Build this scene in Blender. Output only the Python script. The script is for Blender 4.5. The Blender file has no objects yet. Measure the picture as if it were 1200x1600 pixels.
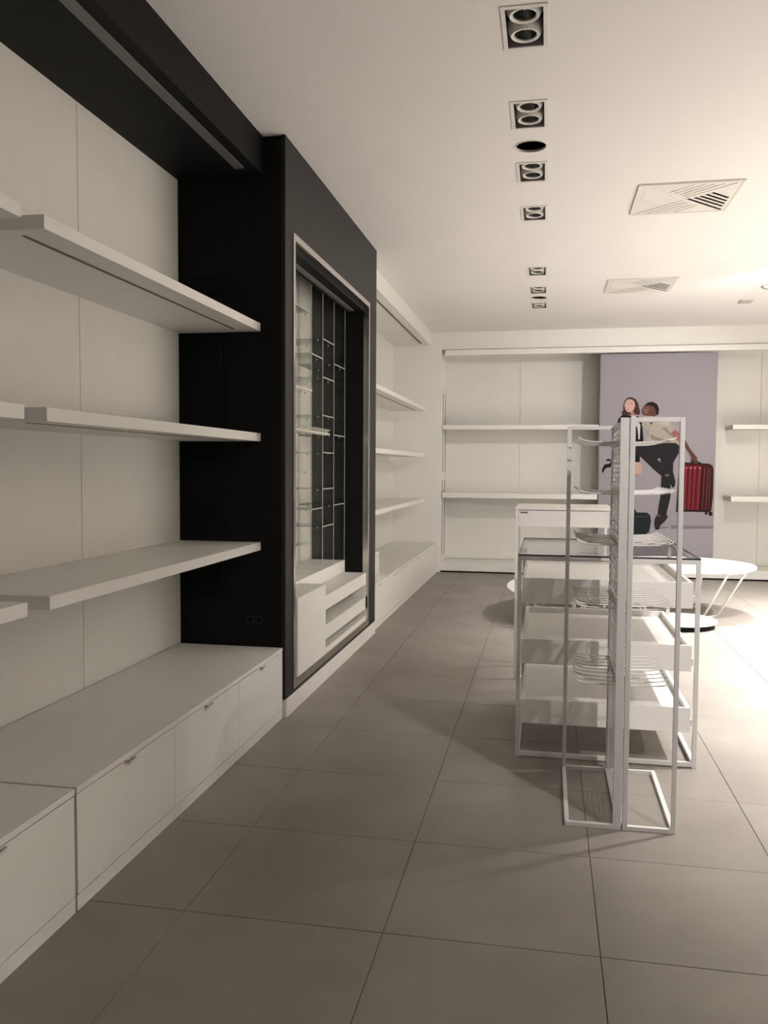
import bpy, bmesh, math, random
from mathutils import Vector, Matrix
random.seed(7)
SC = bpy.context.scene
COL = SC.collection

# ------------------------------------------------------------------ camera
CAM_H = 1.318                      # metres; focal length in pixels of a 1200x1600 frame
F_PX, YAW, PITCH, ROLL = 1323.6, 0.1901, -0.0527, 0.0058
cam = bpy.data.cameras.new('camera')
cam_o = bpy.data.objects.new('camera', cam)
COL.objects.link(cam_o)
cam.sensor_fit = 'VERTICAL'
cam.sensor_height = 36.0
cam.lens = F_PX / 1600.0 * 36.0
cam.clip_start, cam.clip_end = 0.02, 100
fw = Vector((-math.sin(YAW)*math.cos(PITCH), math.cos(YAW)*math.cos(PITCH), math.sin(PITCH)))
rt = Vector((math.cos(YAW), math.sin(YAW), 0))
up = rt.cross(fw)
r2 = rt*math.cos(ROLL) + up*math.sin(ROLL)
u2 = up*math.cos(ROLL) - rt*math.sin(ROLL)
M = Matrix((r2, u2, -fw)).transposed().to_4x4()
M.translation = (0, 0, CAM_H)
cam_o.matrix_world = M
SC.camera = cam_o

# ------------------------------------------------------------------ light and exposure
SC.view_settings.view_transform = 'Standard'
SC.view_settings.look = 'None'
SC.view_settings.gamma = 1.0
SC.view_settings.use_curve_mapping = False
SC.view_settings.exposure = 1.66
w = bpy.data.worlds.new('world'); SC.world = w; w.use_nodes = True
w.node_tree.nodes['Background'].inputs[0].default_value = (1.0, 0.96, 0.91, 1)
w.node_tree.nodes['Background'].inputs[1].default_value = 0.075
WARM = (1.0, 0.955, 0.93)
def spot(name, loc, aim, watts, angle, blend=0.6, radius=0.05, col=WARM):
    l = bpy.data.lights.new(name, 'SPOT')
    l.energy = watts; l.spot_size = math.radians(angle); l.spot_blend = blend
    l.shadow_soft_size = radius; l.color = col
    o = bpy.data.objects.new(name, l); COL.objects.link(o)
    o.location = loc
    o.rotation_euler = (Vector(aim)-Vector(loc)).to_track_quat('-Z', 'Y').to_euler()
    return o
# lit lamps of the second downlight row and around it, plus added fill lamps; one of them is the lamp seen at the frame edge
spot('spot_light', (2.02, 8.36, 2.93), (2.0, 8.0, 0), 220, 104, 0.8)
spot('spot_light', (2.02, 6.20, 2.93), (2.1, 6.2, 0), 290, 100, 0.9)
spot('spot_light', (3.80, 7.20, 2.93), (3.9, 7.2, 0), 880, 100, 0.8)  # unseen lamp, added for bounce fill from the right
spot('spot_light', (3.80, 4.60, 2.93), (3.9, 4.8, 0), 1300, 95, 0.8)  # another unseen lamp added on the right for bounce
spot('spot_light', (2.02, 4.20, 2.93), (2.3, 4.1, 0), 230, 96, 0.9)  # unseen lamp, added to brighten the near right floor
spot('spot_light', (3.40, 5.20, 2.93), (0.45, 3.75, 0), 62, 44, 1.0, 0.10)
spot('spot_light', (1.55, 1.45, 2.93), (0.65, 5.2, 0.4), 88, 74, 0.9)
spot('spot_light', (2.02, 7.46, 2.93), (0.3, 11.0, 1.3), 45, 84, 0.9)

# ------------------------------------------------------------------ materials
def s2l(c):
    return tuple((v/255/12.92) if v/255 <= 0.04045 else ((v/255+0.055)/1.055)**2.4 for v in c)
def new_mat(name, col, rough=0.5, metal=0.0, spec=0.5, noise=0.0, nscale=30.0, bump=0.0, bscale=200.0, rand=0.0):
    m = bpy.data.materials.new(name); m.use_nodes = True
    nt = m.node_tree; n = nt.nodes; L = nt.links
    p = n['Principled BSDF']
    p.inputs['Base Color'].default_value = (*col, 1)
    p.inputs['Roughness'].default_value = rough
    p.inputs['Metallic'].default_value = metal
    p.inputs['Specular IOR Level'].default_value = spec
    tc = n.new('ShaderNodeTexCoord')
    if noise or rand:
        t = n.new('ShaderNodeTexNoise'); t.inputs['Scale'].default_value = nscale
        t.inputs['Detail'].default_value = 6
        L.new(tc.outputs['Object'], t.inputs['Vector'])
        mp = n.new('ShaderNodeMapRange')
        mp.inputs[1].default_value = 0.25; mp.inputs[2].default_value = 0.75
        mp.inputs[3].default_value = 1-noise; mp.inputs[4].default_value = 1+noise
        L.new(t.outputs['Fac'], mp.inputs[0])
        hs = n.new('ShaderNodeHueSaturation'); hs.inputs['Color'].default_value = (*col, 1)
        if rand:
            oi = n.new('ShaderNodeObjectInfo')
            mr = n.new('ShaderNodeMapRange'); mr.inputs[3].default_value = 1-rand; mr.inputs[4].default_value = 1+rand
            L.new(oi.outputs['Random'], mr.inputs[0])
            mu = n.new('ShaderNodeMath'); mu.operation = 'MULTIPLY'
            L.new(mp.outputs[0], mu.inputs[0]); L.new(mr.outputs[0], mu.inputs[1])
            L.new(mu.outputs[0], hs.inputs['Value'])
        else:
            L.new(mp.outputs[0], hs.inputs['Value'])
        L.new(hs.outputs[0], p.inputs['Base Color'])
    if bump:
        t2 = n.new('ShaderNodeTexNoise'); t2.inputs['Scale'].default_value = bscale; t2.inputs['Detail'].default_value = 3
        L.new(tc.outputs['Object'], t2.inputs['Vector'])
        b = n.new('ShaderNodeBump'); b.inputs['Strength'].default_value = bump; b.inputs['Distance'].default_value = 0.002
        L.new(t2.outputs['Fac'], b.inputs['Height']); L.new(b.outputs[0], p.inputs['Normal'])
    return m
MT = {}
MT['ceiling'] = new_mat('ceiling_paint', (0.80, 0.785, 0.765), 0.95, spec=0.1, noise=0.012, nscale=2.0)
MT['wall'] = new_mat('wall_paint', (0.76, 0.75, 0.71), 0.8, spec=0.25, noise=0.012, nscale=3.0)
MT['panel'] = new_mat('white_laminate', (0.745, 0.735, 0.69), 0.5, spec=0.4, noise=0.015, nscale=6.0, bump=0.03, bscale=400)
MT['lam'] = new_mat('white_melamine', (0.76, 0.75, 0.715), 0.42, spec=0.45, noise=0.01, nscale=8.0)
MT['lacquer'] = new_mat('white_lacquer', (0.80, 0.78, 0.75), 0.3, spec=0.5, noise=0.008, nscale=8.0)
MT['steel_white'] = new_mat('white_powder_coated_steel', (0.66, 0.64, 0.62), 0.40, spec=0.5, noise=0.01, nscale=40)
MT['black'] = new_mat('black_laminate', (0.0055, 0.0055, 0.0058), 0.62, spec=0.18, noise=0.1, nscale=20)
MT['blackfront'] = new_mat('black_satin_front', (0.014, 0.0135, 0.013), 0.5, spec=0.3, noise=0.06, nscale=10)
MT['dark'] = new_mat('dark_gap', (0.01, 0.009, 0.008), 0.9, spec=0.1, noise=0.1)
MT['slot'] = new_mat('shadow_slot', (0.16, 0.15, 0.135), 0.8, noise=0.05)
MT['led'] = new_mat('unlit_led_diffuser', (0.13, 0.13, 0.13), 0.45, noise=0.03)
MT['steel'] = new_mat('polished_steel', (0.62, 0.60, 0.57), 0.16, metal=1.0, noise=0.02, nscale=60)
MT['chrome'] = new_mat('chrome', (0.75, 0.74, 0.72), 0.08, metal=1.0, noise=0.01)
MT['housing'] = new_mat('grey_housing', (0.20, 0.195, 0.185), 0.6, noise=0.05)
MT['reflector'] = new_mat('dark_reflector', (0.10, 0.10, 0.095), 0.28, metal=0.9, noise=0.05)
MT['void'] = new_mat('black_void', (0.004, 0.004, 0.004), 0.95, spec=0.0, noise=0.1)
MT['grout'] = new_mat('floor_grout', (0.085, 0.076, 0.066), 0.9, noise=0.1)
MT['plastic'] = new_mat('white_plastic', (0.75, 0.73, 0.69), 0.45, noise=0.01)
MT['greyplastic'] = new_mat('grey_plastic', (0.45, 0.43, 0.41), 0.5, noise=0.02)
MT['acrylic'] = new_mat('frosted_acrylic', (0.72, 0.71, 0.66), 0.25, noise=0.02)
def tile_mat():
    m = new_mat('porcelain_tile', (0.245, 0.223, 0.197), 0.42, spec=0.42, noise=0.16, nscale=2.0, rand=0.03)
    nt = m.node_tree; n = nt.nodes; L = nt.links; p = n['Principled BSDF']
    g = n.new('ShaderNodeNewGeometry')
    t = [x for x in n if x.type == 'TEX_NOISE'][0]
    for l in list(t.inputs['Vector'].links): L.remove(l)
    L.new(g.outputs['Position'], t.inputs['Vector'])
    t.inputs['Detail'].default_value = 8; t.inputs['Roughness'].default_value = 0.6
    r = n.new('ShaderNodeTexNoise'); r.inputs['Scale'].default_value = 5.0; r.inputs['Detail'].default_value = 5
    L.new(g.outputs['Position'], r.inputs['Vector'])
    mr = n.new('ShaderNodeMapRange'); mr.inputs[3].default_value = 0.34; mr.inputs[4].default_value = 0.50
    L.new(r.outputs['Fac'], mr.inputs[0]); L.new(mr.outputs[0], p.inputs['Roughness'])
    return m
MT['tile'] = tile_mat()
def glass_mat(name, tint, refl=1.0):
    m = bpy.data.materials.new(name); m.use_nodes = True
    nt = m.node_tree; n = nt.nodes; L = nt.links; n.clear()
    o = n.new('ShaderNodeOutputMaterial'); mx = n.new('ShaderNodeMixShader')
    t = n.new('ShaderNodeBsdfTransparent'); t.inputs[0].default_value = (*tint, 1)
    gl = n.new('ShaderNodeBsdfGlossy'); gl.inputs['Roughness'].default_value = 0.02
    f = n.new('ShaderNodeFresnel'); f.inputs[0].default_value = 1.45
    mu = n.new('ShaderNodeMath'); mu.operation = 'MULTIPLY'; mu.inputs[1].default_value = refl
    L.new(f.outputs[0], mu.inputs[0]); L.new(mu.outputs[0], mx.inputs[0])
    L.new(t.outputs[0], mx.inputs[1]); L.new(gl.outputs[0], mx.inputs[2]); L.new(mx.outputs[0], o.inputs[0])
    return m
MT['glass'] = glass_mat('clear_glass', (0.990, 0.993, 0.990), 0.65)
MT['glasstop'] = glass_mat('table_glass', (0.985, 0.99, 0.985), 0.4)
MT['glassedge'] = new_mat('polished_glass_edge', (0.42, 0.46, 0.43), 0.2, noise=0.02)
def emit_mat(name, col, st):
    m = bpy.data.materials.new(name); m.use_nodes = True
    p = m.node_tree.nodes['Principled BSDF']
    p.inputs['Base Color'].default_value = (*col, 1)
    p.inputs['Emission Color'].default_value = (*col, 1); p.inputs['Emission Strength'].default_value = st
    return m
MT['lampglow'] = emit_mat('lit_lamp', (1.0, 0.93, 0.82), 14.0)

# ------------------------------------------------------------------ mesh helpers
class MB:
    def __init__(s): s.v = []; s.f = []; s.mi = []
    def face(s, pts, mi=0):
        b = len(s.v); s.v += [tuple(p) for p in pts]; s.f.append(tuple(range(b, b+len(pts)))); s.mi.append(mi); return s
    def box(s, x0, x1, y0, y1, z0, z1, mi=0):
        b = len(s.v)
        s.v += [(x0,y0,z0),(x1,y0,z0),(x1,y1,z0),(x0,y1,z0),(x0,y0,z1),(x1,y0,z1),(x1,y1,z1),(x0,y1,z1)]
        for q in ((0,3,2,1),(4,5,6,7),(0,1,5,4),(1,2,6,5),(2,3,7,6),(3,0,4,7)):
            s.f.append(tuple(b+i for i in q)); s.mi.append(mi)
        return s
    def lathe(s, prof, cx=0, cy=0, cz=0, n=32, mi=0, closed=False):
        b = len(s.v); k = len(prof)
        for i in range(n):
            a = 2*math.pi*i/n
            for r, z in prof: s.v.append((cx+r*math.cos(a), cy+r*math.sin(a), cz+z))
        for i in range(n):
            j = (i+1) % n
            for q in range(k if closed else k-1):
                q2 = (q+1) % k
                s.f.append((b+i*k+q, b+j*k+q, b+j*k+q2, b+i*k+q2)); s.mi.append(mi)
        return s
    def disc(s, cx, cy, z, r, n=32, mi=0, flip=False, ry=None):
        ry = ry or r
        pts = [(cx+r*math.cos(2*math.pi*i/n), cy+ry*math.sin(2*math.pi*i/n), z) for i in range(n)]
        return s.face(pts[::-1] if flip else pts, mi)
    def tube(s, pts, r, n=8, mi=0, square=False):
        pts = [Vector(p) for p in pts]; b = len(s.v)
        if square: n = 4
        k = len(pts); prev = None
        for i, p in enumerate(pts):
            d = (pts[min(i+1, k-1)]-pts[max(i-1, 0)]).normalized()
            ref = Vector((0,0,1)) if abs(d.z) < 0.9 else Vector((1,0,0))
            u = d.cross(ref).normalized(); v = d.cross(u).normalized()
            rr = r*math.sqrt(2) if square else r
            for j in range(n):
                a = 2*math.pi*(j+(0.5 if square else 0))/n
                s.v.append(tuple(p+u*rr*math.cos(a)+v*rr*math.sin(a)))
        for i in range(k-1):
            for j in range(n):
                j2 = (j+1) % n
                s.f.append((b+i*n+j, b+i*n+j2, b+(i+1)*n+j2, b+(i+1)*n+j)); s.mi.append(mi)
        s.f.append(tuple(b+j for j in range(n))[::-1]); s.mi.append(mi)
        s.f.append(tuple(b+(k-1)*n+j for j in range(n))); s.mi.append(mi)
        return s
def world_loc(o):
    v = Vector((0,0,0))
    while o: v += o.location; o = o.parent
    return v
def obj(name, mb, mats, parent=None, bevel=0.0, smooth=False, origin=None):
    """one mesh object; coordinates in mb are world coordinates"""
    if not isinstance(mats, (list, tuple)): mats = [mats]
    vs = [Vector(v) for v in mb.v]
    lo = Vector([min(v[i] for v in vs) for i in range(3)]); hi = Vector([max(v[i] for v in vs) for i in range(3)])
    o0 = Vector(origin) if origin else Vector(((lo.x+hi.x)/2, (lo.y+hi.y)/2, lo.z))
    me = bpy.data.meshes.new(name)
    me.from_pydata([tuple(v-o0) for v in vs], [], mb.f)
    for m in mats: me.materials.append(MT[m])
    for p, mi in zip(me.polygons, mb.mi): p.material_index = mi; p.use_smooth = smooth
    bm = bmesh.new(); bm.from_mesh(me)
    bmesh.ops.remove_doubles(bm, verts=bm.verts, dist=1e-6)
    if not getattr(mb, 'keepn', False): bmesh.ops.recalc_face_normals(bm, faces=bm.faces)
    bm.to_mesh(me); bm.free()
    o = bpy.data.objects.new(name, me); COL.objects.link(o)
    o.location = o0 - (world_loc(parent) if parent else Vector((0,0,0)))
    if parent: o.parent = parent
    if bevel:
        md = o.modifiers.new('edge', 'BEVEL'); md.width = bevel; md.segments = 2; md.limit_method = 'ANGLE'
    if smooth and hasattr(me, 'set_sharp_from_angle'):
        me.set_sharp_from_angle(angle=math.radians(40))
    return o
def tag(o, label, cat, group=None):
    o['label'] = label; o['category'] = cat
    if group: o['group'] = group
    return o
def thing(name, label, cat, loc, group=None):
    o = bpy.data.objects.new(name, None); COL.objects.link(o)
    o.empty_display_size = 0.1; o.location = loc
    return tag(o, label, cat, group)
def struct(o): o['kind'] = 'structure'; return o
def B(*a): return MB().box(*a)
def dup(root, loc, label=None, group=None):
    r = root.copy(); COL.objects.link(r); r.location = loc
    if label: r['label'] = label
    if group: r['group'] = group
    for ch in list(root.children):
        c = ch.copy(); COL.objects.link(c); c.parent = r
        for g in list(ch.children):
            d = g.copy(); COL.objects.link(d); d.parent = c
    return r

# ------------------------------------------------------------------ the room shell
CEIL = 3.0
XR, Y0, YB, YP = 5.2, -1.6, 10.6, 11.1        # right wall, near end, back wall face, recessed back panels
XFACE, XCOL, XBACK = -1.345, -1.33, -1.915    # cabinet face, column face, left back panels
YC0, YC1 = 4.22, 6.55                         # the black column's near and far faces
TX0, TY0, TS = -1.0388, 2.2943, 0.6           # floor tile grid

fl = struct(obj('floor', B(-2.05, XR, Y0, YP+.1, -0.12, -0.0030), 'grout'))
tile_me = {}
def put_tile(x0, x1, y0, y1):
    g = 0.0011
    key = (round(x1-x0, 3), round(y1-y0, 3))
    if key not in tile_me:
        w2, d2 = (x1-x0)/2-g, (y1-y0)/2-g; c = 0.0012
        m = MB()
        lo = [(-w2,-d2,-0.008),(w2,-d2,-0.008),(w2,d2,-0.008),(-w2,d2,-0.008)]
        md = [(a,b,-c) for a,b,_ in lo]
        tp = [(a-math.copysign(c,a), b-math.copysign(c,b), 0) for a,b,_ in lo]
        m.v = lo+md+tp
        m.f = [(8,9,10,11)]+[(i,(i+1)%4,4+(i+1)%4,4+i) for i in range(4)]+[(4+i,4+(i+1)%4,8+(i+1)%4,8+i) for i in range(4)]
        me = bpy.data.meshes.new('floor_tile'); me.from_pydata(m.v, [], m.f); me.materials.append(MT['tile'])
        tile_me[key] = me
    o = bpy.data.objects.new('floor_tile', tile_me[key]); COL.objects.link(o)
    o.parent = fl; o.location = Vector(((x0+x1)/2, (y0+y1)/2, 0)) - fl.location
def grid(a, b, t0):
    out = [a]; k = math.ceil((a-t0)/TS+1e-6)
    while t0+k*TS < b-1e-6: out.append(t0+k*TS); k += 1
    return out+[b]
gx = grid(TX0-TS, XR, TX0); gy = grid(Y0, YB+.12, TY0)
for i in range(len(gx)-1):
    for j in range(len(gy)-1):
        if gy[j+1]-gy[j] > 0.02: put_tile(gx[i], gx[i+1], gy[j], gy[j+1])

# ceiling with the cut-outs for the downlights
DLX = -0.111
DL_Y = [3.372, 4.190, 4.985, 5.780, 7.455, 8.235, 9.005]
RH_Y = [4.590, 8.606]
DW, DD = 0.076, 0.152          # half size of a rectangular cut-out
RH = 0.081
def ceiling_mesh():
    m = MB(); m.keepn = True
    holes = sorted([(y-DD, y+DD, 'r') for y in DL_Y]+[(y-0.1, y+0.1, 'c') for y in RH_Y])
    x0, x1 = DLX-0.1, DLX+0.1
    q = lambda a, b, c, d: m.face([(a,c,CEIL),(a,d,CEIL),(b,d,CEIL),(b,c,CEIL)])
    q(-2.05, x0, Y0, YP+.1); q(x1, XR, Y0, YP+.1)
    y = Y0
    for a, b, k in holes:
        q(x0, x1, y, a)
        if k == 'r':
            q(x0, DLX-DW, a, b); q(DLX+DW, x1, a, b)
        else:
            n = 32; cy = (a+b)/2
            for i in range(n):
                t0 = 2*math.pi*i/n; t1 = 2*math.pi*(i+1)/n
                def sq(t):
                    c, s_ = math.cos(t), math.sin(t); k_ = 0.1/max(abs(c), abs(s_)); return (DLX+c*k_, cy+s_*k_, CEIL)
                def ci(t): return (DLX+RH*math.cos(t), cy+RH*math.sin(t), CEIL)
                m.face([ci(t0), ci(t1), sq(t1), sq(t0)])
        y = b
    q(x0, x1, y, YP+.1)
    return m
cm = ceiling_mesh()
struct(obj('ceiling', cm, 'ceiling'))

struct(obj('wall_left', B(-2.05, -1.935, Y0, YP+.1, 0, CEIL), 'wall'))
wl = bpy.data.objects['wall_left']
for a, b in ((-0.6,.40),(.405,1.40),(1.405,2.222),(2.232,3.243),(3.247,4.21)):
    obj('wall_panel', B(-1.935, XBACK, a, b, .3745, 2.81), 'panel', wl)
for a, b in ((6.56,7.86),(7.864,9.16),(9.164,10.6)):
    obj('wall_panel', B(-1.935, -1.925, a, b, .3745, 2.85), 'panel', wl)
wb = MB()
wb.box(-2.05, XR, YP+.02, YP+.12, 0, CEIL)
wb.box(-1.935, -1.315, YB, YP+.02, 0, CEIL)                 # return beside the left shelving
wb.box(-1.315, XR, YB, YP+.02, 2.785, CEIL)                 # bulkhead above the recess
wbo = struct(obj('wall_back', wb, 'wall'))
xp = [-1.315, -.36, .61, 1.58, 2.55, 3.52, 4.49, XR]
for a, b in zip(xp, xp[1:]):
    obj('wall_panel', B(a+.0015, b-.0015, YP, YP+.02, .13, 2.785), 'panel', wbo)
struct(obj('wall_right', B(XR, XR+.1, Y0, YP+.1, 0, CEIL), 'wall'))
bb = struct(obj('baseboard_back', MB().box(-1.315, XR, YB, YP, .02, .125), 'lam', bevel=.002))
obj('toe_gap', B(-1.315, XR, YB+.03, YP-.02, 0, .022), 'dark', bb)
t3 = struct(obj('trim_1', MB().box(-1.27, XR, YB-.025, YB+.06, 2.712, 2.778), 'lam', bevel=.002))
obj('shadow_groove', B(-1.27, XR, YB+.06, YB+.2, 2.735, 2.78), 'slot', t3)

# ------------------------------------------------------------------ black soffit over the near shelves, white soffit over the far ones
t1 = struct(obj('trim_2', B(-1.94, -1.452, Y0, YC0, 2.806, CEIL), 'black', bevel=.001))
obj('led_channel', B(-1.555, -1.508, Y0, 4.09, 2.800, 2.807), 'led', t1)
t2 = struct(obj('trim_3', B(-1.94, -1.452, YC1, YB, 2.84, CEIL), 'wall', bevel=.002))
obj('led_channel', B(-1.562, -1.540, YC1, 10.38, 2.835, 2.8412), 'slot', t2)

# ------------------------------------------------------------------ black column with its niche
col = thing('display_column', 'black clad wall column with a tall steel-framed showcase opening', 'column', (-1.62, 5.385, 0))
NY0, NY1, NZ0, NZ1, NXB, NZC = 4.37, 6.25, 0.165, 2.51, -1.765, 2.74   # niche opening and back
m = MB()
m.box(-1.935, XCOL-.02, YC0, NY0-.02, 0.0, CEIL-.002)
m.box(-1.935, XCOL-.02, NY1+.02, YC1, 0.0, CEIL-.002)
m.box(-1.935, XCOL-.02, NY0-.02, NY1+.02, NZC+.02, CEIL-.002)
m.box(-1.48, XCOL-.02, NY0-.02, NY1+.02, NZ1+.02, NZC+.02)
m.box(-1.935, XCOL-.02, NY0-.02, NY1+.02, 0.0, NZ0-.02)
m.box(-1.935, NXB-.02, NY0-.02, NY1+.02, NZ0-.02, NZC+.02)
obj('carcass', m, 'black', col)
m = MB()
ZP = 0.098
m.box(XCOL-.02, XCOL, YC0-.012, NY0-.035, ZP, CEIL-.002)
m.box(XCOL-.02, XCOL, NY1+.035, YC1, ZP, CEIL-.002)
m.box(XCOL-.02, XCOL, NY0-.035, NY1+.035, NZ1+.035, CEIL-.002)
m.box(XCOL-.02, XCOL, NY0-.035, NY1+.035, ZP, NZ0-.045)
obj('front_cladding', m, 'blackfront', col)
obj('plinth', B(XCOL-.02, XCOL+.004, YC0-.005, YC1, 0, ZP), 'lam', col, bevel=.0015)
fr = MB()
fr.box(XCOL-.035, XCOL+.006, NY0-.035, NY0, NZ0-.045, NZ1+.035)
fr.box(XCOL-.035, XCOL+.006, NY1, NY1+.035, NZ0-.045, NZ1+.035)
fr.box(XCOL-.035, XCOL+.006, NY0, NY1, NZ1, NZ1+.035)
fr.box(XCOL-.035, XCOL+.006, NY0, NY1, NZ0-.045, NZ0)
obj('steel_frame', fr, 'steel', col)
ni = MB()
ni.box(NXB-.02, XCOL-.035, NY0-.02, NY0, NZ0, NZC)
ni.box(NXB-.02, XCOL-.035, NY1, NY1+.02, NZ0, NZC)
ni.box(NXB-.02, -1.48, NY0, NY1, NZC, NZC+.02)
ni.box(-1.498, XCOL-.035, NY0, NY1, 2.482, NZ1+.02)
ni.box(-1.498, -1.48, NY0, NY1, NZ1+.02, NZC)
ni.box(NXB-.02, XCOL-.035, NY0, NY1, NZ0-.02, NZ0)
obj('niche_lining', ni, 'black', col)
obj('niche_back_panel', B(NXB-.02, NXB, NY0, NY1, NZ0, NZC), 'panel', col)
obj('led_channel', B(-1.462, -1.430, NY0+.02, NY1-.06, 2.474, 2.483), 'led', col)
for za, zb in ((1.33, 2.31), (0.615, 1.185)):
    g = MB()
    for a in ((-1.905,-1.893),(-1.685,-1.673)): g.box(a[0], a[1], YC0-.010, YC0, za, zb)
    g.box(-1.893, -1.685, YC0-.010, YC0, za, za+.012); g.box(-1.893, -1.685, YC0-.010, YC0, zb-.012, zb)
    go = obj('vent_grille', g, 'black', col)
    n = int((zb-za-.03)/.032)
    me = None
    for i in range(n):
        z = za+.022+i*.032
        if me is None:
            s = MB().face([(-1.893,YC0-.010,z),(-1.685,YC0-.010,z),(-1.685,YC0-.001,z+.018),(-1.893,YC0-.001,z+.018)])
            s.face([(-1.893,YC0-.010,z-.002),(-1.685,YC0-.010,z-.002),(-1.685,YC0-.001,z+.016),(-1.893,YC0-.001,z+.016)])
            s.face([(-1.893,YC0-.010,z-.002),(-1.685,YC0-.010,z-.002),(-1.685,YC0-.010,z),(-1.893,YC0-.010,z)])
            so = obj('slat', s, 'black', go); me = so.data; first = so.location.copy(); z_first = z
        else:
            so = bpy.data.objects.new('slat', me); COL.objects.link(so); so.parent = go
            so.location = first+Vector((0,0,z-z_first))
for x in (-1.525, -1.478):
    so = obj('power_socket', B(x-.021, x+.021, YC0-.007, YC0, .492, .534), 'blackfront', col, bevel=.003)
    obj('socket_hole', MB().lathe([(.012,0),(.012,.001)], 0, 0, 0, 16).disc(0,0,.001,.012,16), 'void', so)
    h = so.children[0]; h.rotation_euler = (math.pi/2,0,0); h.location = (0, -.0036, .021)

# white counter unit inside the niche, with two open slots and a raised step for the glass
ct = thing('niche_counter', 'white low counter with two long open slots inside the black column showcase', 'counter', (-1.55, 5.625, NZ0))
CY0, CY1, CX, CYF = 4.46, 6.235, XCOL-.004, 5.0145
m = MB()
m.box(NXB+.002, CX, CYF, CY1, .434, .522)          # top slab
m.box(NXB+.002, CX, CYF, CY1, .250, .340)          # middle slab
m.box(NXB+.002, CX, CYF, CY1, NZ0, .196)           # bottom slab
m.box(NXB+.002, -1.60, CYF, CY1, .196, .434)       # back of the slots
m.box(-1.60, CX, CY1-.02, CY1, .196, .434)
obj('counter_body', m, 'lam', ct)
obj('niche_ledge', B(NXB+.001, -1.504, CY0, CYF-.001, NZ0, .522), 'lam', col)       # behind the display box
gs = thing('glass_shelving', 'clear glass dividers and shelves on a white step inside the black column showcase', 'glass shelving', (-1.63, 5.35, .5225))
obj('raised_step', B(NXB+.002, -1.50, CY0, CY1, .5225, .615), 'lam', gs, bevel=.0015)
DIV = [4.937, 5.302, 5.586, 5.891, 6.222]
for y in DIV:
    d = obj('glass_divider', B(NXB+.003, -1.503, y-.004, y+.004, .616, 2.70), 'glass', gs)
    obj('polished_edge', B(-1.503, -1.5005, y-.004, y+.004, .616, 2.70), 'glassedge', d)
bays = {0: (4.945,5.294,[2.30,1.80,1.29,.83]), 1: (5.310,5.578,[2.047,1.544,1.041]), 2: (5.594,5.883,[2.183,1.926,1.668,1.416,1.168,.910]), 3: (5.899,6.214,[2.05,1.546,1.045])}
for k, (a, b, zs) in bays.items():
    for z in zs:
        d = obj('glass_shelf', B(NXB+.003, -1.504, a, b, z-.004, z+.004), 'glass', gs)
        obj('polished_edge', B(-1.504, -1.501, a, b, z-.004, z+.004), 'glassedge', d)
        for yy in (a+.005, b-.005):
            for xx in (-1.54, -1.70): obj('shelf_pin', MB().lathe([(0,-.012),(.005,-.012),(.005,-.004),(0,-.004)], xx, yy, z, 8), 'chrome', d)
tag(obj('display_box', MB().box(-1.50, XCOL+.004, 4.42, 5.012, NZ0+.001, .601), 'lam', bevel=.002), 'white square display box standing in the showcase over the slotted counter', 'box')
for (y0, y1, z, x), lab in (((4.55,5.62,1.545,-1.462), 'long pale comb rack of upright teeth at mid height in the showcase'), ((4.55,5.18,1.80,-1.462), 'short pale comb rack of upright teeth, the upper one in the showcase')):
    t = thing('comb_rack', lab, 'rack', (x, (y0+y1)/2, z-.03), 'comb racks in the showcase')
    obj('rail', B(x-.022, x+.002, y0, y1, z-.010, z), 'acrylic', t, bevel=.002)
    obj('mount_plate', B(x-.028, x-.022, y0, y1, z-.014, z+.006), 'acrylic', t)
    for i in range(int((y1-y0)/.05)):
        yy = y0+.03+i*.05
        obj('tooth', MB().tube([(x-.012, yy, z-.002), (x-.004, yy, z+.012), (x+.012, yy, z+.024)], .004, 6), 'acrylic', t)

# ------------------------------------------------------------------ low cabinets along the left wall
def low_cabinet(label, y0, y1, doors, hpos, xback, plinth=True, face=XFACE, ztop=.373):
    t = thing('low_cabinet', label, 'cabinet', ((face+xback)/2, (y0+y1)/2, 0), 'low cabinets along the left wall')
    obj('carcass', B(xback+.001, face-.02, y0+.003, y1-.003, .002, ztop-.02), 'lam', t)
    obj('plinth', B(face-.02, face-.0015, y0+.003, y1-.003, .0, .046), 'lam', t)
    obj('countertop', B(xback, face+.001, y0+.002, y1-.002, ztop-.019, ztop), 'lam', t, bevel=.001)
    for (a, b), hy in zip(zip(doors, doors[1:]), hpos):
        d = obj('door', B(face-.0195, face, a+.0012, b-.0012, .0495, ztop-.0225), 'lam', t, bevel=.001)
        h = MB().box(face-.001, face+.016, hy-.022, hy+.022, ztop-.0215, ztop-.0195)
        h.box(face+.014, face+.016, hy-.022, hy+.022, ztop-.032, ztop-.0195)
        obj('tab_handle', h, 'steel_white', d)
    return t
low_cabinet('white low cabinet with three flush doors, ending against the black column', 2.227, 4.207, [2.230, 2.899, 3.570, 4.204], [2.545, 3.205, 3.870], XBACK)
low_cabinet('white low cabinet at the lower left corner, nearest the camera', .20, 2.221, [.203, .872, 1.543, 2.218], [.52, 1.19, 1.86], XBACK)
low_cabinet('white low cabinet beyond the black column, reaching the back corner', 6.553, 10.598, [6.556, 7.16, 7.82, 8.55, 9.55, 10.595], [6.834, 7.482, 8.145, 8.931, 9.8], -1.924, face=-1.352)

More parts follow.
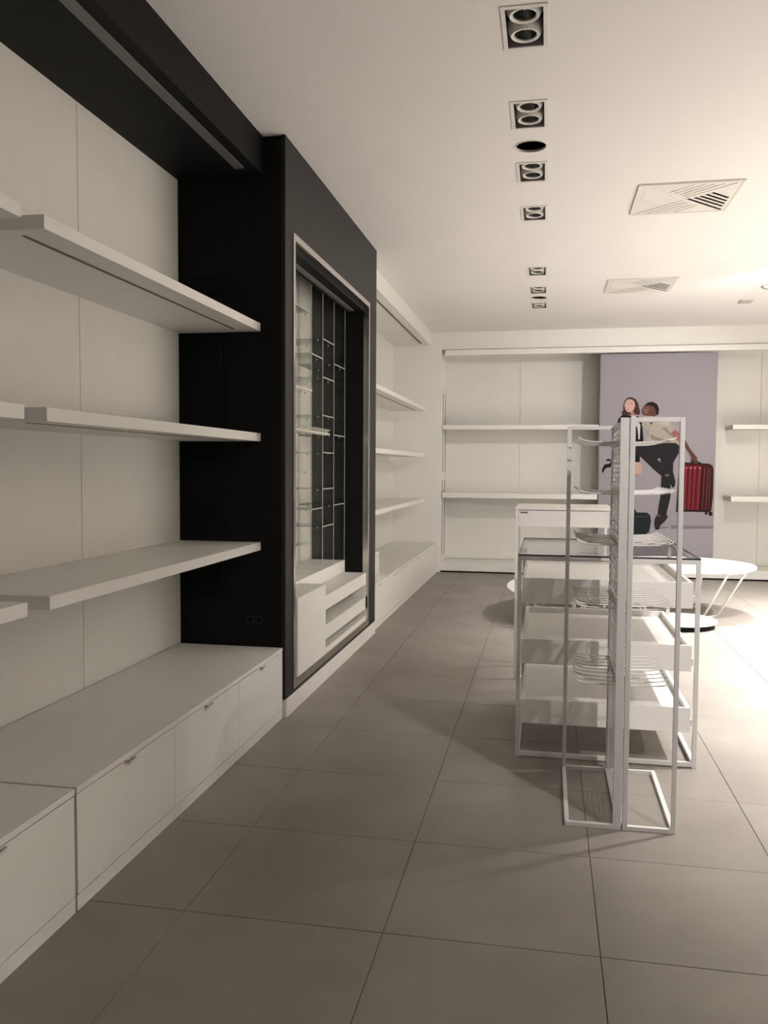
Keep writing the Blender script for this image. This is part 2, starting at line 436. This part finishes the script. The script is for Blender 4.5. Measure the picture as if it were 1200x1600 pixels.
# ------------------------------------------------------------------ shelves on the left wall
def wall_shelf(label, x0, x1, y0, y1, z0, z1, group, slot=True, mat='lam'):
    t = thing('wall_shelf', label, 'shelf', ((x0+x1)/2, (y0+y1)/2, z0), group)
    obj('board', B(x0, x1, y0, y1, z0, z1), mat, t, bevel=.0012)
    if slot: obj('led_slot', B(x1-.115, x1-.100, y0+.06, y1-.10, z0-.0015, z0+.002), 'slot', t)
    return t
for (z1, z0), nm in zip(((2.056,2.014),(1.491,1.449),(.924,.882)), ('top','middle','bottom')):
    wall_shelf('thick white %s shelf running up to the black column' % nm, XBACK, -1.465, 2.297, 4.212, z0, z1, 'shelves before the column')
    wall_shelf('white %s shelf cut off by the left edge of the photo' % nm, XBACK, -1.465, .35, 2.187, z0, z1, 'shelves at the left edge')
for (z1, z0), nm in zip(((2.050,2.006),(1.488,1.444),(.942,.898)), ('top','middle','bottom')):
    wall_shelf('white %s shelf beyond the black column near the back corner' % nm, -1.924, -1.475, 6.56, 10.30, z0, z1, 'shelves beyond the column')
# small upright white panel on the far cabinet
t = thing('white_bracket_board', 'small upright white board standing on the far low cabinet beside the column', 'board', (-1.46, 7.0, .373))
obj('board', B(-1.47, -1.452, 6.75, 7.235, .374, .585), 'lam', t, bevel=.002)
obj('edge_lip', MB().box(-1.452, -1.435, 7.215, 7.235, .374, .585).box(-1.452, -1.435, 6.75, 7.215, .567, .585), 'lam', t)

# ------------------------------------------------------------------ back wall shelves, uprights and poster
for (z1, z0), nm in zip(((1.851,1.797),(1.003,.940)), ('upper','lower')):
    wall_shelf('long white %s shelf on the back wall left of the poster' % nm, -1.30, .60, 10.65, YP, z0, z1, 'back wall shelves', slot=False)
    wall_shelf('white %s shelf on the back wall right of the poster' % nm, 2.145, 4.4, 10.65, YP, z0-.004, z1-.006, 'back wall shelves', slot=False)
for k, x in enumerate((-1.3135,)):
    for yy, lab in ((10.74, 'front'), (10.97, 'rear')):
        t = thing('slotted_upright', 'slotted %s shelf upright in the left side of the back wall recess' % lab, 'shelf upright', (x, yy, .18), 'slotted uprights')
        for za, zb in ((1.245, 2.31), (.18, 1.20)):
            s = obj('strip', B(x-.001, x+.004, yy-.05, yy+.05, za, zb), 'steel_white', t)
            q = MB()
            n = int((zb-za-.06)/.03)
            for i in range(n): q.box(x+.0035, x+.0046, yy-.03, yy+.03, za+.03+i*.03, za+.03+i*.03+.017)
            so = obj('slot_row', q, 'dark', s); so['kind'] = 'stuff'

pc = dict(picbg=(150,146,153), picfloor=(158,155,162), picshade=(124,120,126), caseblack=(38,24,26), red0=(142,46,54), red1=(104,28,36), red2=(70,22,28), red3=(48,17,22), red4=(100,56,60), pink=(180,104,110),
  bag=(34,38,42), bag2=(58,62,66), skin=(186,156,146), skin2=(158,120,110), shoe=(26,22,24), black=(30,29,31), black2=(36,35,38), blouse=(190,190,192), hair=(66,48,42), face=(196,160,150), lip=(168,84,84),
  shirt=(164,156,146), shirt2=(132,122,112), shirt3=(178,170,160), arm1=(148,98,92), arm2=(92,60,54), face2=(96,64,58), face3=(128,90,84), hair2=(34,27,25), lip2=(96,50,48), grey=(92,92,94), shoe2=(46,38,38), skin3=(130,92,80))
PRINT = [
('picfloor',[(-4,427),(1386,467),(1400,137),(2,102)]),
('picshade',[(856,479),(1373,484),(1374,448),(857,435)]),
('picshade',[(681,454),(831,463),(819,442),(719,432)]),
('picshade',[(202,372),(632,400),(583,353),(216,332)]),
('caseblack',[(930,1130),(942,1203),(999,1238),(1272,1224),(1314,1201),(1327,1149),(1328,834),(1313,660),(1286,645),(939,647),(917,638),(911,666)]),
('red2',[(947,1130),(953,1190),(1002,1222),(1265,1209),(1300,1189),(1311,1145),(1308,834),(1295,676),(1271,666),(944,667)]),
('red1',[(965,1134),(971,1173),(1006,1203),(1191,1196),(1203,670),(963,671)]),
('red3',[(1197,1191),(1214,1189),(1203,670),(1173,669)]),
('red0',[(1013,1169),(1024,1169),(1015,672),(1006,672)]),
('red3',[(1033,1169),(1045,1170),(1033,672),(1022,672)]),
('red0',[(1062,1170),(1073,1170),(1061,673),(1052,673)]),
('red3',[(1082,1170),(1094,1170),(1079,673),(1068,673)]),
('red0',[(1114,1170),(1125,1170),(1110,673),(1101,673)]),
('red3',[(1134,1170),(1146,1170),(1128,674),(1117,674)]),
('red0',[(1170,1170),(1182,1170),(1163,674),(1154,674)]),
('red3',[(1190,1170),(1202,1170),(1181,674),(1170,674)]),
('red4',[(1222,1171),(1233,1171),(1212,675),(1203,675)]),
('red3',[(1241,1171),(1254,1171),(1230,675),(1219,675)]),
('red4',[(1259,1171),(1270,1171),(1255,676),(1246,675)]),
('red3',[(1278,1171),(1290,1171),(1273,676),(1262,676)]),
('red4',[(1285,1171),(1296,1171),(1285,676),(1277,676)]),
('red3',[(1305,1171),(1317,1171),(1304,676),(1293,676)]),
('pink',[(1005,1182),(1030,1182),(1026,1159),(1011,1159)]),
('pink',[(1055,1182),(1079,1183),(1075,1159),(1060,1159)]),
('pink',[(1104,1183),(1128,1183),(1124,1160),(1109,1160)]),
('pink',[(1158,1183),(1182,1183),(1178,1160),(1163,1160)]),
('caseblack',[(1058,1242),(1073,1255),(1140,1255),(1190,1232),(1184,1217),(1135,1237),(1073,1232)]),
('caseblack',[(1237,652),(1269,653),(1272,619),(1243,613)]),
('caseblack',[(1281,645),(1320,653),(1331,617),(1305,596),(1285,611)]),
('caseblack',[(911,670),(938,671),(934,640),(912,637)]),
('bag',[(211,607),(401,629),(577,629),(615,597),(625,525),(609,406),(570,371),(406,363),(215,364),(191,425),(189,557)]),
('bag2',[(209,570),(603,592),(606,577),(209,554)]),
('bag',[(261,616),(273,658),(438,666),(457,629),(432,626),(419,645),(293,637),(287,616)]),
('skin',[(135,1206),(275,1189),(402,1150),(404,1078),(277,1110),(136,1148)]),
('skin',[(401,1242),(483,1235),(505,1177),(504,1099),(467,1075),(398,1078),(340,1137),(337,1241)]),
('skin2',[(406,1091),(467,1088),(498,1106),(467,1075),(398,1077)]),
('shoe',[(40,1108),(37,1148),(65,1207),(135,1221),(137,1251),(90,1251),(83,1270),(121,1280),(147,1256),(151,1175),(100,1172),(70,1148),(55,1111)]),
('black',[(225,1502),(256,1528),(516,1513),(510,1424),(480,1346),(479,1239),(394,1239),(273,1287),(215,1359)]),
('black',[(197,1646),(220,1763),(263,1807),(364,1802),(452,1788),(493,1742),(517,1505),(244,1489),(218,1528)]),
('skin',[(273,1633),(283,1581),(332,1528),(330,1502),(256,1528),(239,1607)]),
('blouse',[(364,1799),(417,1808),(448,1736),(477,1684),(473,1513),(458,1513),(445,1645),(390,1736)]),
('hair',[(271,1917),(287,1977),(326,2016),(366,2021),(413,1998),(445,1950),(459,1892),(472,1837),(461,1806),(417,1812),(364,1808),(263,1800),(254,1835),(274,1867)]),
('skin2',[(353,1851),(388,1860),(404,1821),(417,1799),(369,1799)]),
('face',[(289,1951),(310,1984),(341,1998),(379,1990),(406,1960),(411,1912),(397,1869),(366,1842),(329,1841),(303,1864),(287,1906)]),
('skin2',[(294,1916),(304,1909),(299,1886),(290,1896)]),
('hair',[(304,1947),(327,1950),(327,1943),(304,1941)]),
('hair',[(352,1947),(380,1944),(380,1938),(352,1941)]),
('lip',[(312,1877),(340,1874),(335,1865),(315,1868)]),
('shirt',[(517,1807),(689,1810),(764,1771),(815,1737),(877,1631),(828,1577),(834,1547),(926,1476),(943,1448),(759,1461),(609,1489),(543,1505),(579,1606),(543,1645),(492,1684),(498,1762)]),
('shirt2',[(588,1580),(658,1544),(758,1509),(833,1489),(821,1471),(709,1487),(608,1515)]),
('shirt2',[(718,1645),(773,1655),(831,1580),(831,1547),(781,1606)]),
('shirt3',[(653,1761),(778,1735),(828,1683),(754,1683),(666,1709)]),
('black',[(593,1738),(622,1735),(643,1746),(639,1722),(614,1715),(605,1686),(594,1694)]),
('arm1',[(874,1631),(823,1580),(888,1522),(932,1479),(955,1528),(937,1579)]),
('arm2',[(931,1528),(955,1547),(1008,1489),(1057,1397),(1136,1296),(1140,1260),(1122,1247),(1065,1255),(1067,1299),(1043,1348),(998,1412),(927,1483)]),
('face2',[(486,1850),(490,1876),(518,1921),(561,1956),(611,1960),(659,1937),(685,1877),(677,1806),(652,1790),(515,1798),(492,1820)]),
('face3',[(501,1866),(528,1898),(562,1901),(576,1865),(552,1820),(512,1820)]),
('hair2',[(515,1915),(559,1956),(611,1963),(664,1937),(690,1877),(682,1806),(654,1813),(645,1875),(615,1910),(562,1922)]),
('lip2',[(491,1842),(516,1845),(514,1832),(494,1829)]),
('hair2',[(528,1889),(558,1891),(558,1885),(528,1882)]),
('black2',[(372,1424),(510,1437),(609,1456),(759,1469),(889,1469),(943,1425),(925,1347),(866,1231),(866,1127),(896,1011),(892,952),(864,932),(841,978),(845,828),(825,724),(797,600),(754,577),(697,576),(707,696),(728,827),(733,1072),(641,1152),(551,1242),(475,1314),(374,1320)]),
('picbg',[(680,1275),(713,1288),(722,1235)]),
('grey',[(765,1081),(802,1103),(830,1081),(793,1062)]),
('shoe2',[(670,565),(697,604),(729,581),(800,606),(823,587),(786,528),(733,474),(719,426),(676,425),(661,499)]),
('skin3',[(701,602),(733,602),(728,584),(706,586)])]

po = thing('poster_panel', 'tall lilac fabric poster of two people in black with a red ribbed suitcase', 'poster', (1.285, 10.70, .16))
PX0, PX1, PZ0, PZ1, PY = .615, 1.955, .16, 2.70, 10.66
MT['edge'] = new_mat('poster_frame_shade', s2l((92, 84, 78)), 0.5, noise=0.03)  # dark tone stands for the shadow along the poster's side
MT['picbg'] = new_mat('print_picbg', s2l(pc['picbg']), 0.75, spec=0.15, noise=0.03, nscale=1.2)
obj('frame_box', B(PX0-.012, PX1+.004, PY+.006, PY+.09, PZ0-.01, PZ1+.004), 'edge', po)
obj('backdrop_print', B(PX0, PX1, PY, PY+.006, PZ0, PZ1), 'picbg', po)
pm = MB(); pm.keepn = True; used = []
for i, (c, pts) in enumerate(PRINT):
    if c not in used:
        used.append(c)
        if c not in MT: MT[c] = new_mat('print_'+c, s2l(pc[c]), 0.7, spec=0.15, noise=0.05, nscale=25)
    P = [(PX0+min(max(x, 0), 1340)/1000, PY-.0006-.00006*i, PZ0+min(max(z, 0), 2540)/1000) for x, z in pts]
    ar = sum(P[k][0]*P[(k+1) % len(P)][2]-P[(k+1) % len(P)][0]*P[k][2] for k in range(len(P)))
    pm.face(P if ar > 0 else P[::-1], used.index(c))
obj('printed_picture', pm, used, po)['label'] = 'printed figures, black bag and red suitcase'

# ------------------------------------------------------------------ ceiling downlights
def lamp_head(t, cx, cy, zc=CEIL):
    h = obj('lamp_ring', MB().lathe([(.043,.000),(.045,-.009),(.056,-.011),(.063,.000),(.0685,.016),(.069,.040),(.050,.040),(.043,.030)], cx, cy, zc+.016, 32, closed=True), 'plastic', t, smooth=True)
    obj('reflector', MB().lathe([(.0435,.0),(.042,.012),(.022,.050),(.010,.056)], cx, cy, zc+.012, 24).disc(cx, cy, zc+.068, .010, 24), 'reflector', h, smooth=True)
    obj('bulb', MB().lathe([(0,.006),(.006,.010),(.009,.022),(.008,.045)], cx, cy, zc+.020, 12), 'chrome', h, smooth=True)
def downlight(y, label):
    t = thing('ceiling_downlight', label, 'downlight', (DLX, y, CEIL), 'twin downlights in the ceiling row')
    W, D = .0865, .1665
    f = MB(); z0, z1 = CEIL-.004, CEIL+.001
    f.box(DLX-W, DLX-DW+.006, y-D, y+D, z0, z1); f.box(DLX+DW-.006, DLX+W, y-D, y+D, z0, z1)
    f.box(DLX-DW+.006, DLX+DW-.006, y-D, y-DD+.006, z0, z1); f.box(DLX-DW+.006, DLX+DW-.006, y+DD-.006, y+D, z0, z1)
    obj('trim_frame', f, 'plastic', t)
    h = MB(); c = .13
    h.box(DLX-DW, DLX-DW+.002, y-DD, y+DD, CEIL+.001, CEIL+c); h.box(DLX+DW-.002, DLX+DW, y-DD, y+DD, CEIL+.001, CEIL+c)
    h.box(DLX-DW, DLX+DW, y-DD, y-DD+.002, CEIL+.001, CEIL+c); h.box(DLX-DW, DLX+DW, y+DD-.002, y+DD, CEIL+.001, CEIL+c)
    h.box(DLX-DW, DLX+DW, y-DD, y+DD, CEIL+c, CEIL+c+.003)
    obj('housing', h, 'housing', t)
    lamp_head(t, DLX, y-.074); lamp_head(t, DLX, y+.074)
    return t
dl_lab = ['unlit square-framed twin downlight nearest the camera, at the top edge', 'unlit twin downlight just in front of the nearer round hole', 'unlit twin downlight just beyond the nearer round hole', 'unlit twin downlight level with the nearer air vent',
          'lone unlit twin downlight level with the farther air vent', 'unlit twin downlight just before the far round hole', 'farthest unlit twin downlight of the ceiling row']
d0 = downlight(DL_Y[0], dl_lab[0])
for y, lab in zip(DL_Y[1:], dl_lab[1:]): dup(d0, (DLX, y, CEIL), lab)
for y, lab in zip(RH_Y, ('round black hole in the ceiling with a thin rim, nearer one', 'round black hole in the ceiling, farther smaller one')):
    t = thing('ceiling_opening', lab, 'ceiling opening', (DLX, y, CEIL), 'round openings in the downlight row')
    obj('rim', MB().lathe([(RH-.002,.001),(RH-.002,-.003),(RH+.004,-.003),(RH+.004,.001)], DLX, y, CEIL, 40), 'plastic', t)
    obj('sleeve', MB().lathe([(RH-.001,.0),(RH-.001,.009)], DLX, y, CEIL, 40), 'plastic', t)
    obj('shaft', MB().lathe([(RH-.001,.009),(RH-.001,.25)], DLX, y, CEIL, 40).disc(DLX, y, CEIL+.25, RH-.001, 40), 'void', t)
# lit lamp at the right edge
t = thing('lit_downlight', 'round lit downlight with silver ring at the right edge of the ceiling', 'downlight', (2.02, 8.40, CEIL))
obj('trim_ring', MB().lathe([(.085,.0),(.098,-.004),(.112,-.010),(.118,-.004),(.118,.0)], 2.02, 8.40, CEIL, 40, closed=True), 'chrome', t, smooth=True)
obj('glowing_lens', MB().lathe([(0,-.012),(.05,-.011),(.086,-.004),(.086,-.001),(0,-.001)], 2.02, 8.40, CEIL, 40), 'lampglow', t, smooth=True)
t = thing('ceiling_sensor', 'small flat grey plate on the ceiling below the lit lamp', 'ceiling sensor', (1.92, 9.10, CEIL-.012))
obj('plate', B(1.86, 1.98, 9.02, 9.18, CEIL-.012, CEIL), 'greyplastic', t, bevel=.004)
obj('sensor_dome', MB().lathe([(.03,0),(.024,-.006),(0,-.009)], 1.92, 9.10, CEIL-.012, 20), 'greyplastic', t, smooth=True)

# ------------------------------------------------------------------ square air vents
def air_vent(cx, cy, label, s=.30):
    t = thing('ceiling_vent', label, 'air vent', (cx, cy, CEIL-.012), 'square ceiling vents')
    f = MB(); z0 = CEIL-.010
    for a in ((-s,-s+.012,-s,s),(s-.012,s,-s,s),(-s+.012,s-.012,-s,-s+.012),(-s+.012,s-.012,s-.012,s)): f.box(cx+a[0], cx+a[1], cy+a[2], cy+a[3], z0-.002, CEIL)
    obj('frame', f, 'plastic', t)
    obj('face_plate', B(cx-s+.012, cx+s-.012, cy-s+.012, cy+s-.012, z0, CEIL-.001), 'plastic', t)
    segs = [((.024,.0),(.264,.262)),((.060,-.020),(.260,.190)),((.090,-.043),(.262,.135)),((.120,-.070),(.263,.080)),((.150,-.100),(.264,.020))]
    for k in range(4):
        c, q = (1,0,-1,0)[k], (0,1,0,-1)[k]
        for (a, b), (a2, b2) in segs:
            p = Vector((a*c-b*q, a*q+b*c, 0)); p2 = Vector((a2*c-b2*q, a2*q+b2*c, 0))
            d = (p2-p).normalized(); nrm = Vector((-d.y, d.x, 0)); o = Vector((cx, cy, 0))
            def bar(off, hw, za, zb):
                u = [p+nrm*(off-hw), p2+nrm*(off-hw), p2+nrm*(off+hw), p+nrm*(off+hw)]
                mb = MB(); mb.v = [tuple(o+x+Vector((0,0,za))) for x in u]+[tuple(o+x+Vector((0,0,zb))) for x in u]
                mb.f = [(0,1,2,3),(4,5,6,7),(0,1,5,4),(1,2,6,5),(2,3,7,6),(3,0,4,7)]; mb.mi = [0]*6
                return mb
            if k == 0: obj('open_slot', bar(0, .008, z0-.0008, z0+.002), 'void', t)
            obj('louvre', bar(.012 if k == 0 else 0, .003, z0-.003, z0+.001), 'plastic', t)
    return t
air_vent(.806, 5.60, 'square white ceiling vent with dark diagonal slots, the nearer larger one')
air_vent(.806, 8.16, 'square white ceiling vent with diagonal louvres, the farther smaller one')

# ------------------------------------------------------------------ glass display case with three trays
GX0, GX1, GY0, GY1, GZ = -.126, .664, 3.86, 4.80, .921
gc = thing('glass_topped_case', 'white steel framed display case with glass top and three white trays', 'display case', ((GX0+GX1)/2, (GY0+GY1)/2, 0))
tb = .019
for x in (GX0, GX1-tb):
    for y in (GY0, GY1-tb): obj('post', B(x, x+tb, y, y+tb, 0, GZ), 'steel_white', gc, bevel=.001)
for z in (.006, GZ-tb):
    for y in (GY0, GY1-tb): obj('rail', B(GX0+tb, GX1-tb, y, y+tb, z, z+tb), 'steel_white', gc, bevel=.001)
    for x in (GX0, GX1-tb): obj('rail', B(x, x+tb, GY0+tb, GY1-tb, z, z+tb), 'steel_white', gc, bevel=.001)
g = obj('glass_top', B(GX0+.004, GX1-.004, GY0+.004, GY1-.004, GZ+.0005, GZ+.0085), 'glasstop', gc)
e = MB()
e.box(GX0+.002, GX1-.002, GY0+.002, GY0+.004, GZ+.0005, GZ+.0085); e.box(GX0+.002, GX1-.002, GY1-.004, GY1-.002, GZ+.0005, GZ+.0085)
e.box(GX0+.002, GX0+.004, GY0+.004, GY1-.004, GZ+.0005, GZ+.0085); e.box(GX1-.004, GX1-.002, GY0+.004, GY1-.004, GZ+.0005, GZ+.0085)
MT['glassedge2'] = new_mat('dark_glass_edge', (0.03, 0.04, 0.035), 0.2, noise=0.02)
obj('glass_edge', e, 'glassedge2', g)
for z0, z1 in ((.708,.823),(.430,.545),(.157,.267)):
    a, b, c, d = GX0+.021, GX1-.030, GY0+.006, GY1-.012
    tr = thing('tray', '', '', (0,0,0)); del tr['label']; del tr['category']
    tr.parent = gc; tr.location = Vector(((a+b)/2, (c+d)/2, z0))-gc.location
    obj('tray_front', B(a, b, c, c+.016, z0, z1), 'lacquer', tr, bevel=.0015)
    obj('tray_back', B(a, b, d-.016, d, z0, z1), 'lacquer', tr)
    obj('tray_side', B(a, a+.016, c+.016, d-.016, z0, z1), 'lacquer', tr); obj('tray_side', B(b-.016, b, c+.016, d-.016, z0, z1), 'lacquer', tr)
    obj('tray_floor', B(a+.016, b-.016, c+.016, d-.016, z1-.045, z1-.03), 'lacquer', tr)
    obj('runner', B(b, GX1-.019, c+.03, d, z0+.02, z0+.05), 'steel_white', tr)
    obj('runner', B(GX0+.019, a, c+.03, d, z0+.02, z0+.05), 'steel_white', tr)

# tall table behind the case
HX0, HX1, HY0, HY1, HZ = -.19, .395, 5.30, 5.80, 1.079
ht = thing('tall_table', 'tall narrow white table with a deep drawer behind the glass case', 'table', ((HX0+HX1)/2, (HY0+HY1)/2, 0))
for x in (HX0, HX1-.017):
    for y in (HY0, HY1-.017): obj('leg', B(x, x+.017, y, y+.017, 0, HZ-.018), 'lacquer', ht, bevel=.001)
obj('tabletop', B(HX0, HX1, HY0, HY1, HZ-.018, HZ), 'lacquer', ht, bevel=.0015)
d = obj('drawer', B(HX0+.019, HX1-.019, HY0+.006, HY1-.02, .957, HZ-.022), 'lacquer', ht, bevel=.0015)
obj('drawer_pull', B(HX0+.03, HX0+.075, HY0+.003, HY0+.0065, HZ-.040, HZ-.030), 'slot', d)
for y in (HY0, HY1-.017): obj('foot_rail', B(HX0+.017, HX1-.017, y, y+.017, 0, .017), 'lacquer', ht)

# ------------------------------------------------------------------ low round tables
def hairpin(cx, cy, ang, rt_, rb, w, ztop, parent, sy=1.0):
    c, s_ = math.cos(ang), math.sin(ang)
    P = lambda r, q, z: (cx+r*c-q*s_, cy+(r*s_+q*c)*sy, z)
    path = [P(rb, -w*.8, .006), P(rt_, -w, ztop-.006), P(rt_, w, ztop-.006), P(rb, w*.8, .006)]
    lo = obj('leg_frame', MB().tube([path[0], path[1]], .010, 8).tube([path[1], path[2]], .009, 8).tube([path[2], path[3]], .010, 8).tube([path[0], path[3]], .006, 8), 'lacquer', parent)
    return lo
def round_table(label, cx, cy, z, r, n, a0, rt_, rb, w, ry=None):
    t = thing('round_low_table', label, 'table', (cx, cy, 0), 'low white round tables')
    ry = ry or r; m = MB(); N = 72
    ring = lambda k, zz: [(cx+(r+k)*math.cos(2*math.pi*i/N), cy+(ry+k)*math.sin(2*math.pi*i/N), zz) for i in range(N)]
    rs = [ring(-.004, z-.020), ring(0, z-.017), ring(0, z-.003), ring(-.003, z)]
    b = 0
    for q in rs: m.v += q
    for k in range(3):
        for i in range(N):
            j = (i+1) % N; m.f.append((k*N+i, k*N+j, (k+1)*N+j, (k+1)*N+i)); m.mi.append(0)
    m.f.append(tuple(range(N))[::-1]); m.mi.append(0); m.f.append(tuple(range(3*N, 4*N))); m.mi.append(0)
    obj('tabletop', m, 'lacquer', t, smooth=True)
    for k in range(n): hairpin(cx, cy, a0+2*math.pi*k/n, rt_, rb, w, z-.020, t, ry/r)
    return t
round_table('large white round low table with slanted thin legs right of the glass case', 1.22, 8.15, .45, .645, 3, math.radians(-48), .60, .33, .12)
round_table('white oval low table mostly hidden, its left tip showing beside the case', .10, 7.82, .25, .45, 4, math.radians(40), .33, .24, .07, ry=.82)
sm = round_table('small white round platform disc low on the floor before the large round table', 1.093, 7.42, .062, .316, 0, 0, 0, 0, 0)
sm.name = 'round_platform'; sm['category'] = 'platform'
obj('under_disc_shade', MB().lathe([(0,0),(.295,0),(.295,.0418),(0,.0418)], 1.093, 7.42, 0, 48), 'dark', sm)  # added dark drum, its colour stands for the shade under the disc

# ------------------------------------------------------------------ perforated display stands
SY0, SY1, SZ = 3.138, 3.755, 1.50
def perforated(x, y0, y1, z0, z1, pitch=.0185, r=.0081):
    """staggered round holes: rows of cells, every other row shifted by half a pitch"""
    ny = int((y1-y0)/pitch); nz = int((z1-z0)/pitch)
    py_, pz_ = (y1-y0)/ny, (z1-z0)/nz
    V = []; F = []
    for j in range(nz):
        za, zb = z0+j*pz_, z0+(j+1)*pz_
        off = 0.5 if j % 2 else 0.0
        if off:
            for ya, yb in ((y0, y0+py_/2), (y1-py_/2, y1)):
                b = len(V); V += [(x,ya,za),(x,yb,za),(x,yb,zb),(x,ya,zb)]; F.append((b,b+1,b+2,b+3))
        for i in range(ny-(1 if off else 0)):
            ya = y0+(i+off)*py_; cy, cz = ya+py_/2, (za+zb)/2
            b = len(V)
            for k in range(8):
                a = math.pi/4*k+math.pi/8
                V.append((x, cy+r*math.cos(a), cz+r*math.sin(a)))
            V += [(x,ya+py_,zb),(x,ya,zb),(x,ya,za),(x,ya+py_,za)]
            c = [b+8, b+9, b+10, b+11]
            for k in range(4):
                F.append((b+2*k, b+2*k+1, c[k]))
                F.append((b+2*k+1, b+(2*k+2) % 8, c[(k+1) % 4], c[k]))
    mb = MB(); mb.v = V; mb.f = F; mb.mi = [0]*len(F)
    return mb
def solid(o, th):
    md = o.modifiers.new('thickness', 'SOLIDIFY'); md.thickness = th; md.offset = 0
ft = .016
A0, A1 = .083, .284
st = thing('display_stand', 'white steel display stand whose frame is set back, left of the joined pair', 'display stand', ((A0+A1)/2, (SY0+SY1)/2, 0), 'perforated display stands')
obj('base_frame', MB().box(A0, A1, SY0, SY0+ft, 0, ft).box(A0, A1, SY1-ft, SY1, 0, ft).box(A0, A0+ft, SY0+ft, SY1-ft, 0, ft).box(A1-ft, A1, SY0+ft, SY1-ft, 0, ft), 'steel_white', st, bevel=.001)
obj('rear_frame', MB().box(A0, A0+ft, SY1-ft, SY1, ft, SZ).box(A0+ft, A1-ft, SY1-ft, SY1, SZ-ft, SZ), 'steel_white', st, bevel=.001)
obj('front_post', B(A1-.030, A1, SY0, SY0+.020, ft, SZ), 'steel_white', st, bevel=.001)
obj('panel_frame', MB().box(A1-ft, A1, SY1-.010, SY1, ft, SZ).box(A1-.010, A1, SY0+.02, SY1-.010, SZ-.010, SZ), 'steel_white', st)
pa = obj('perforated_panel', perforated(A1-.010, SY0+.02, SY1-.010, ft, SZ-.010), 'steel_white', st); solid(pa, .0003)
B0, B1 = .288, .474
st2 = thing('display_stand', 'white steel display stand whose open frame faces forward, right of the joined pair', 'display stand', ((B0+B1)/2, (SY0+SY1)/2, 0), 'perforated display stands')
obj('base_frame', MB().box(B0, B1, SY0, SY0+ft, 0, ft).box(B0, B1, SY1-ft, SY1, 0, ft).box(B0, B0+ft, SY0+ft, SY1-ft, 0, ft).box(B1-ft, B1, SY0+ft, SY1-ft, 0, ft), 'steel_white', st2, bevel=.001)
obj('front_frame', MB().box(B1-ft, B1, SY0, SY0+ft, ft, SZ).box(B0+ft, B1-ft, SY0, SY0+ft, SZ-ft, SZ), 'steel_white', st2, bevel=.001)
obj('front_post', B(B0, B0+.018, SY0, SY0+.018, ft, SZ), 'steel_white', st2, bevel=.001)
obj('panel_frame', MB().box(B0, B0+.010, SY1-.010, SY1, ft, SZ).box(B0, B0+.010, SY0+.018, SY1-.010, SZ-.010, SZ), 'steel_white', st2)
pb = bpy.data.objects.new('perforated_panel', pa.data); COL.objects.link(pb); pb.parent = st2
pb.location = Vector((B0+.008, (SY0+SY1)/2+.005, ft))-st2.location; solid(pb, .0003)
def wire_rack(label, side, z, n=9):
    xs = A1-.0112 if side < 0 else B0+.0092
    t = thing('wire_rack', label, 'rack', (xs, 3.45, z-.012), 'wire racks on the stands')
    x2 = xs+side*.006
    obj('mount_plate', MB().box(min(xs,x2), max(xs,x2), 3.20, 3.72, z-.014, z+.016), 'steel_white', t, bevel=.001)
    base = None
    for i in range(n):
        y = 3.215+i*(.49/(n-1))
        if base is None:
            L = .160
            pts = [(xs+side*d, y, z+h) for d, h in ((.002,-.004),(.06,-.003),(.115,-.001),(.140,.003),(.154,.009),(.160,.015))]
            base = obj('wire', MB().tube(pts, .0026, 6), 'steel_white', t, smooth=True); y_b = y; l_b = base.location.copy()
        else:
            o = bpy.data.objects.new('wire', base.data); COL.objects.link(o); o.parent = t; o.location = l_b+Vector((0, y-y_b, 0))
    for d in (.012,):
        obj('cross_wire', MB().tube([(xs+side*d, 3.215, z-.0075), (xs+side*d, 3.705, z-.0075)], .0028, 6), 'steel_white', t)
    return t
rk = ['topmost', 'second highest', 'middle', 'second lowest', 'lowest']
for nm, z in zip(rk, (1.418, 1.228, 1.040, .805, .520)):
    wire_rack('%s white wire rack on the left side of the perforated stands' % nm, -1, z)
    wire_rack('%s white wire rack on the right side of the perforated stands' % nm, 1, z)
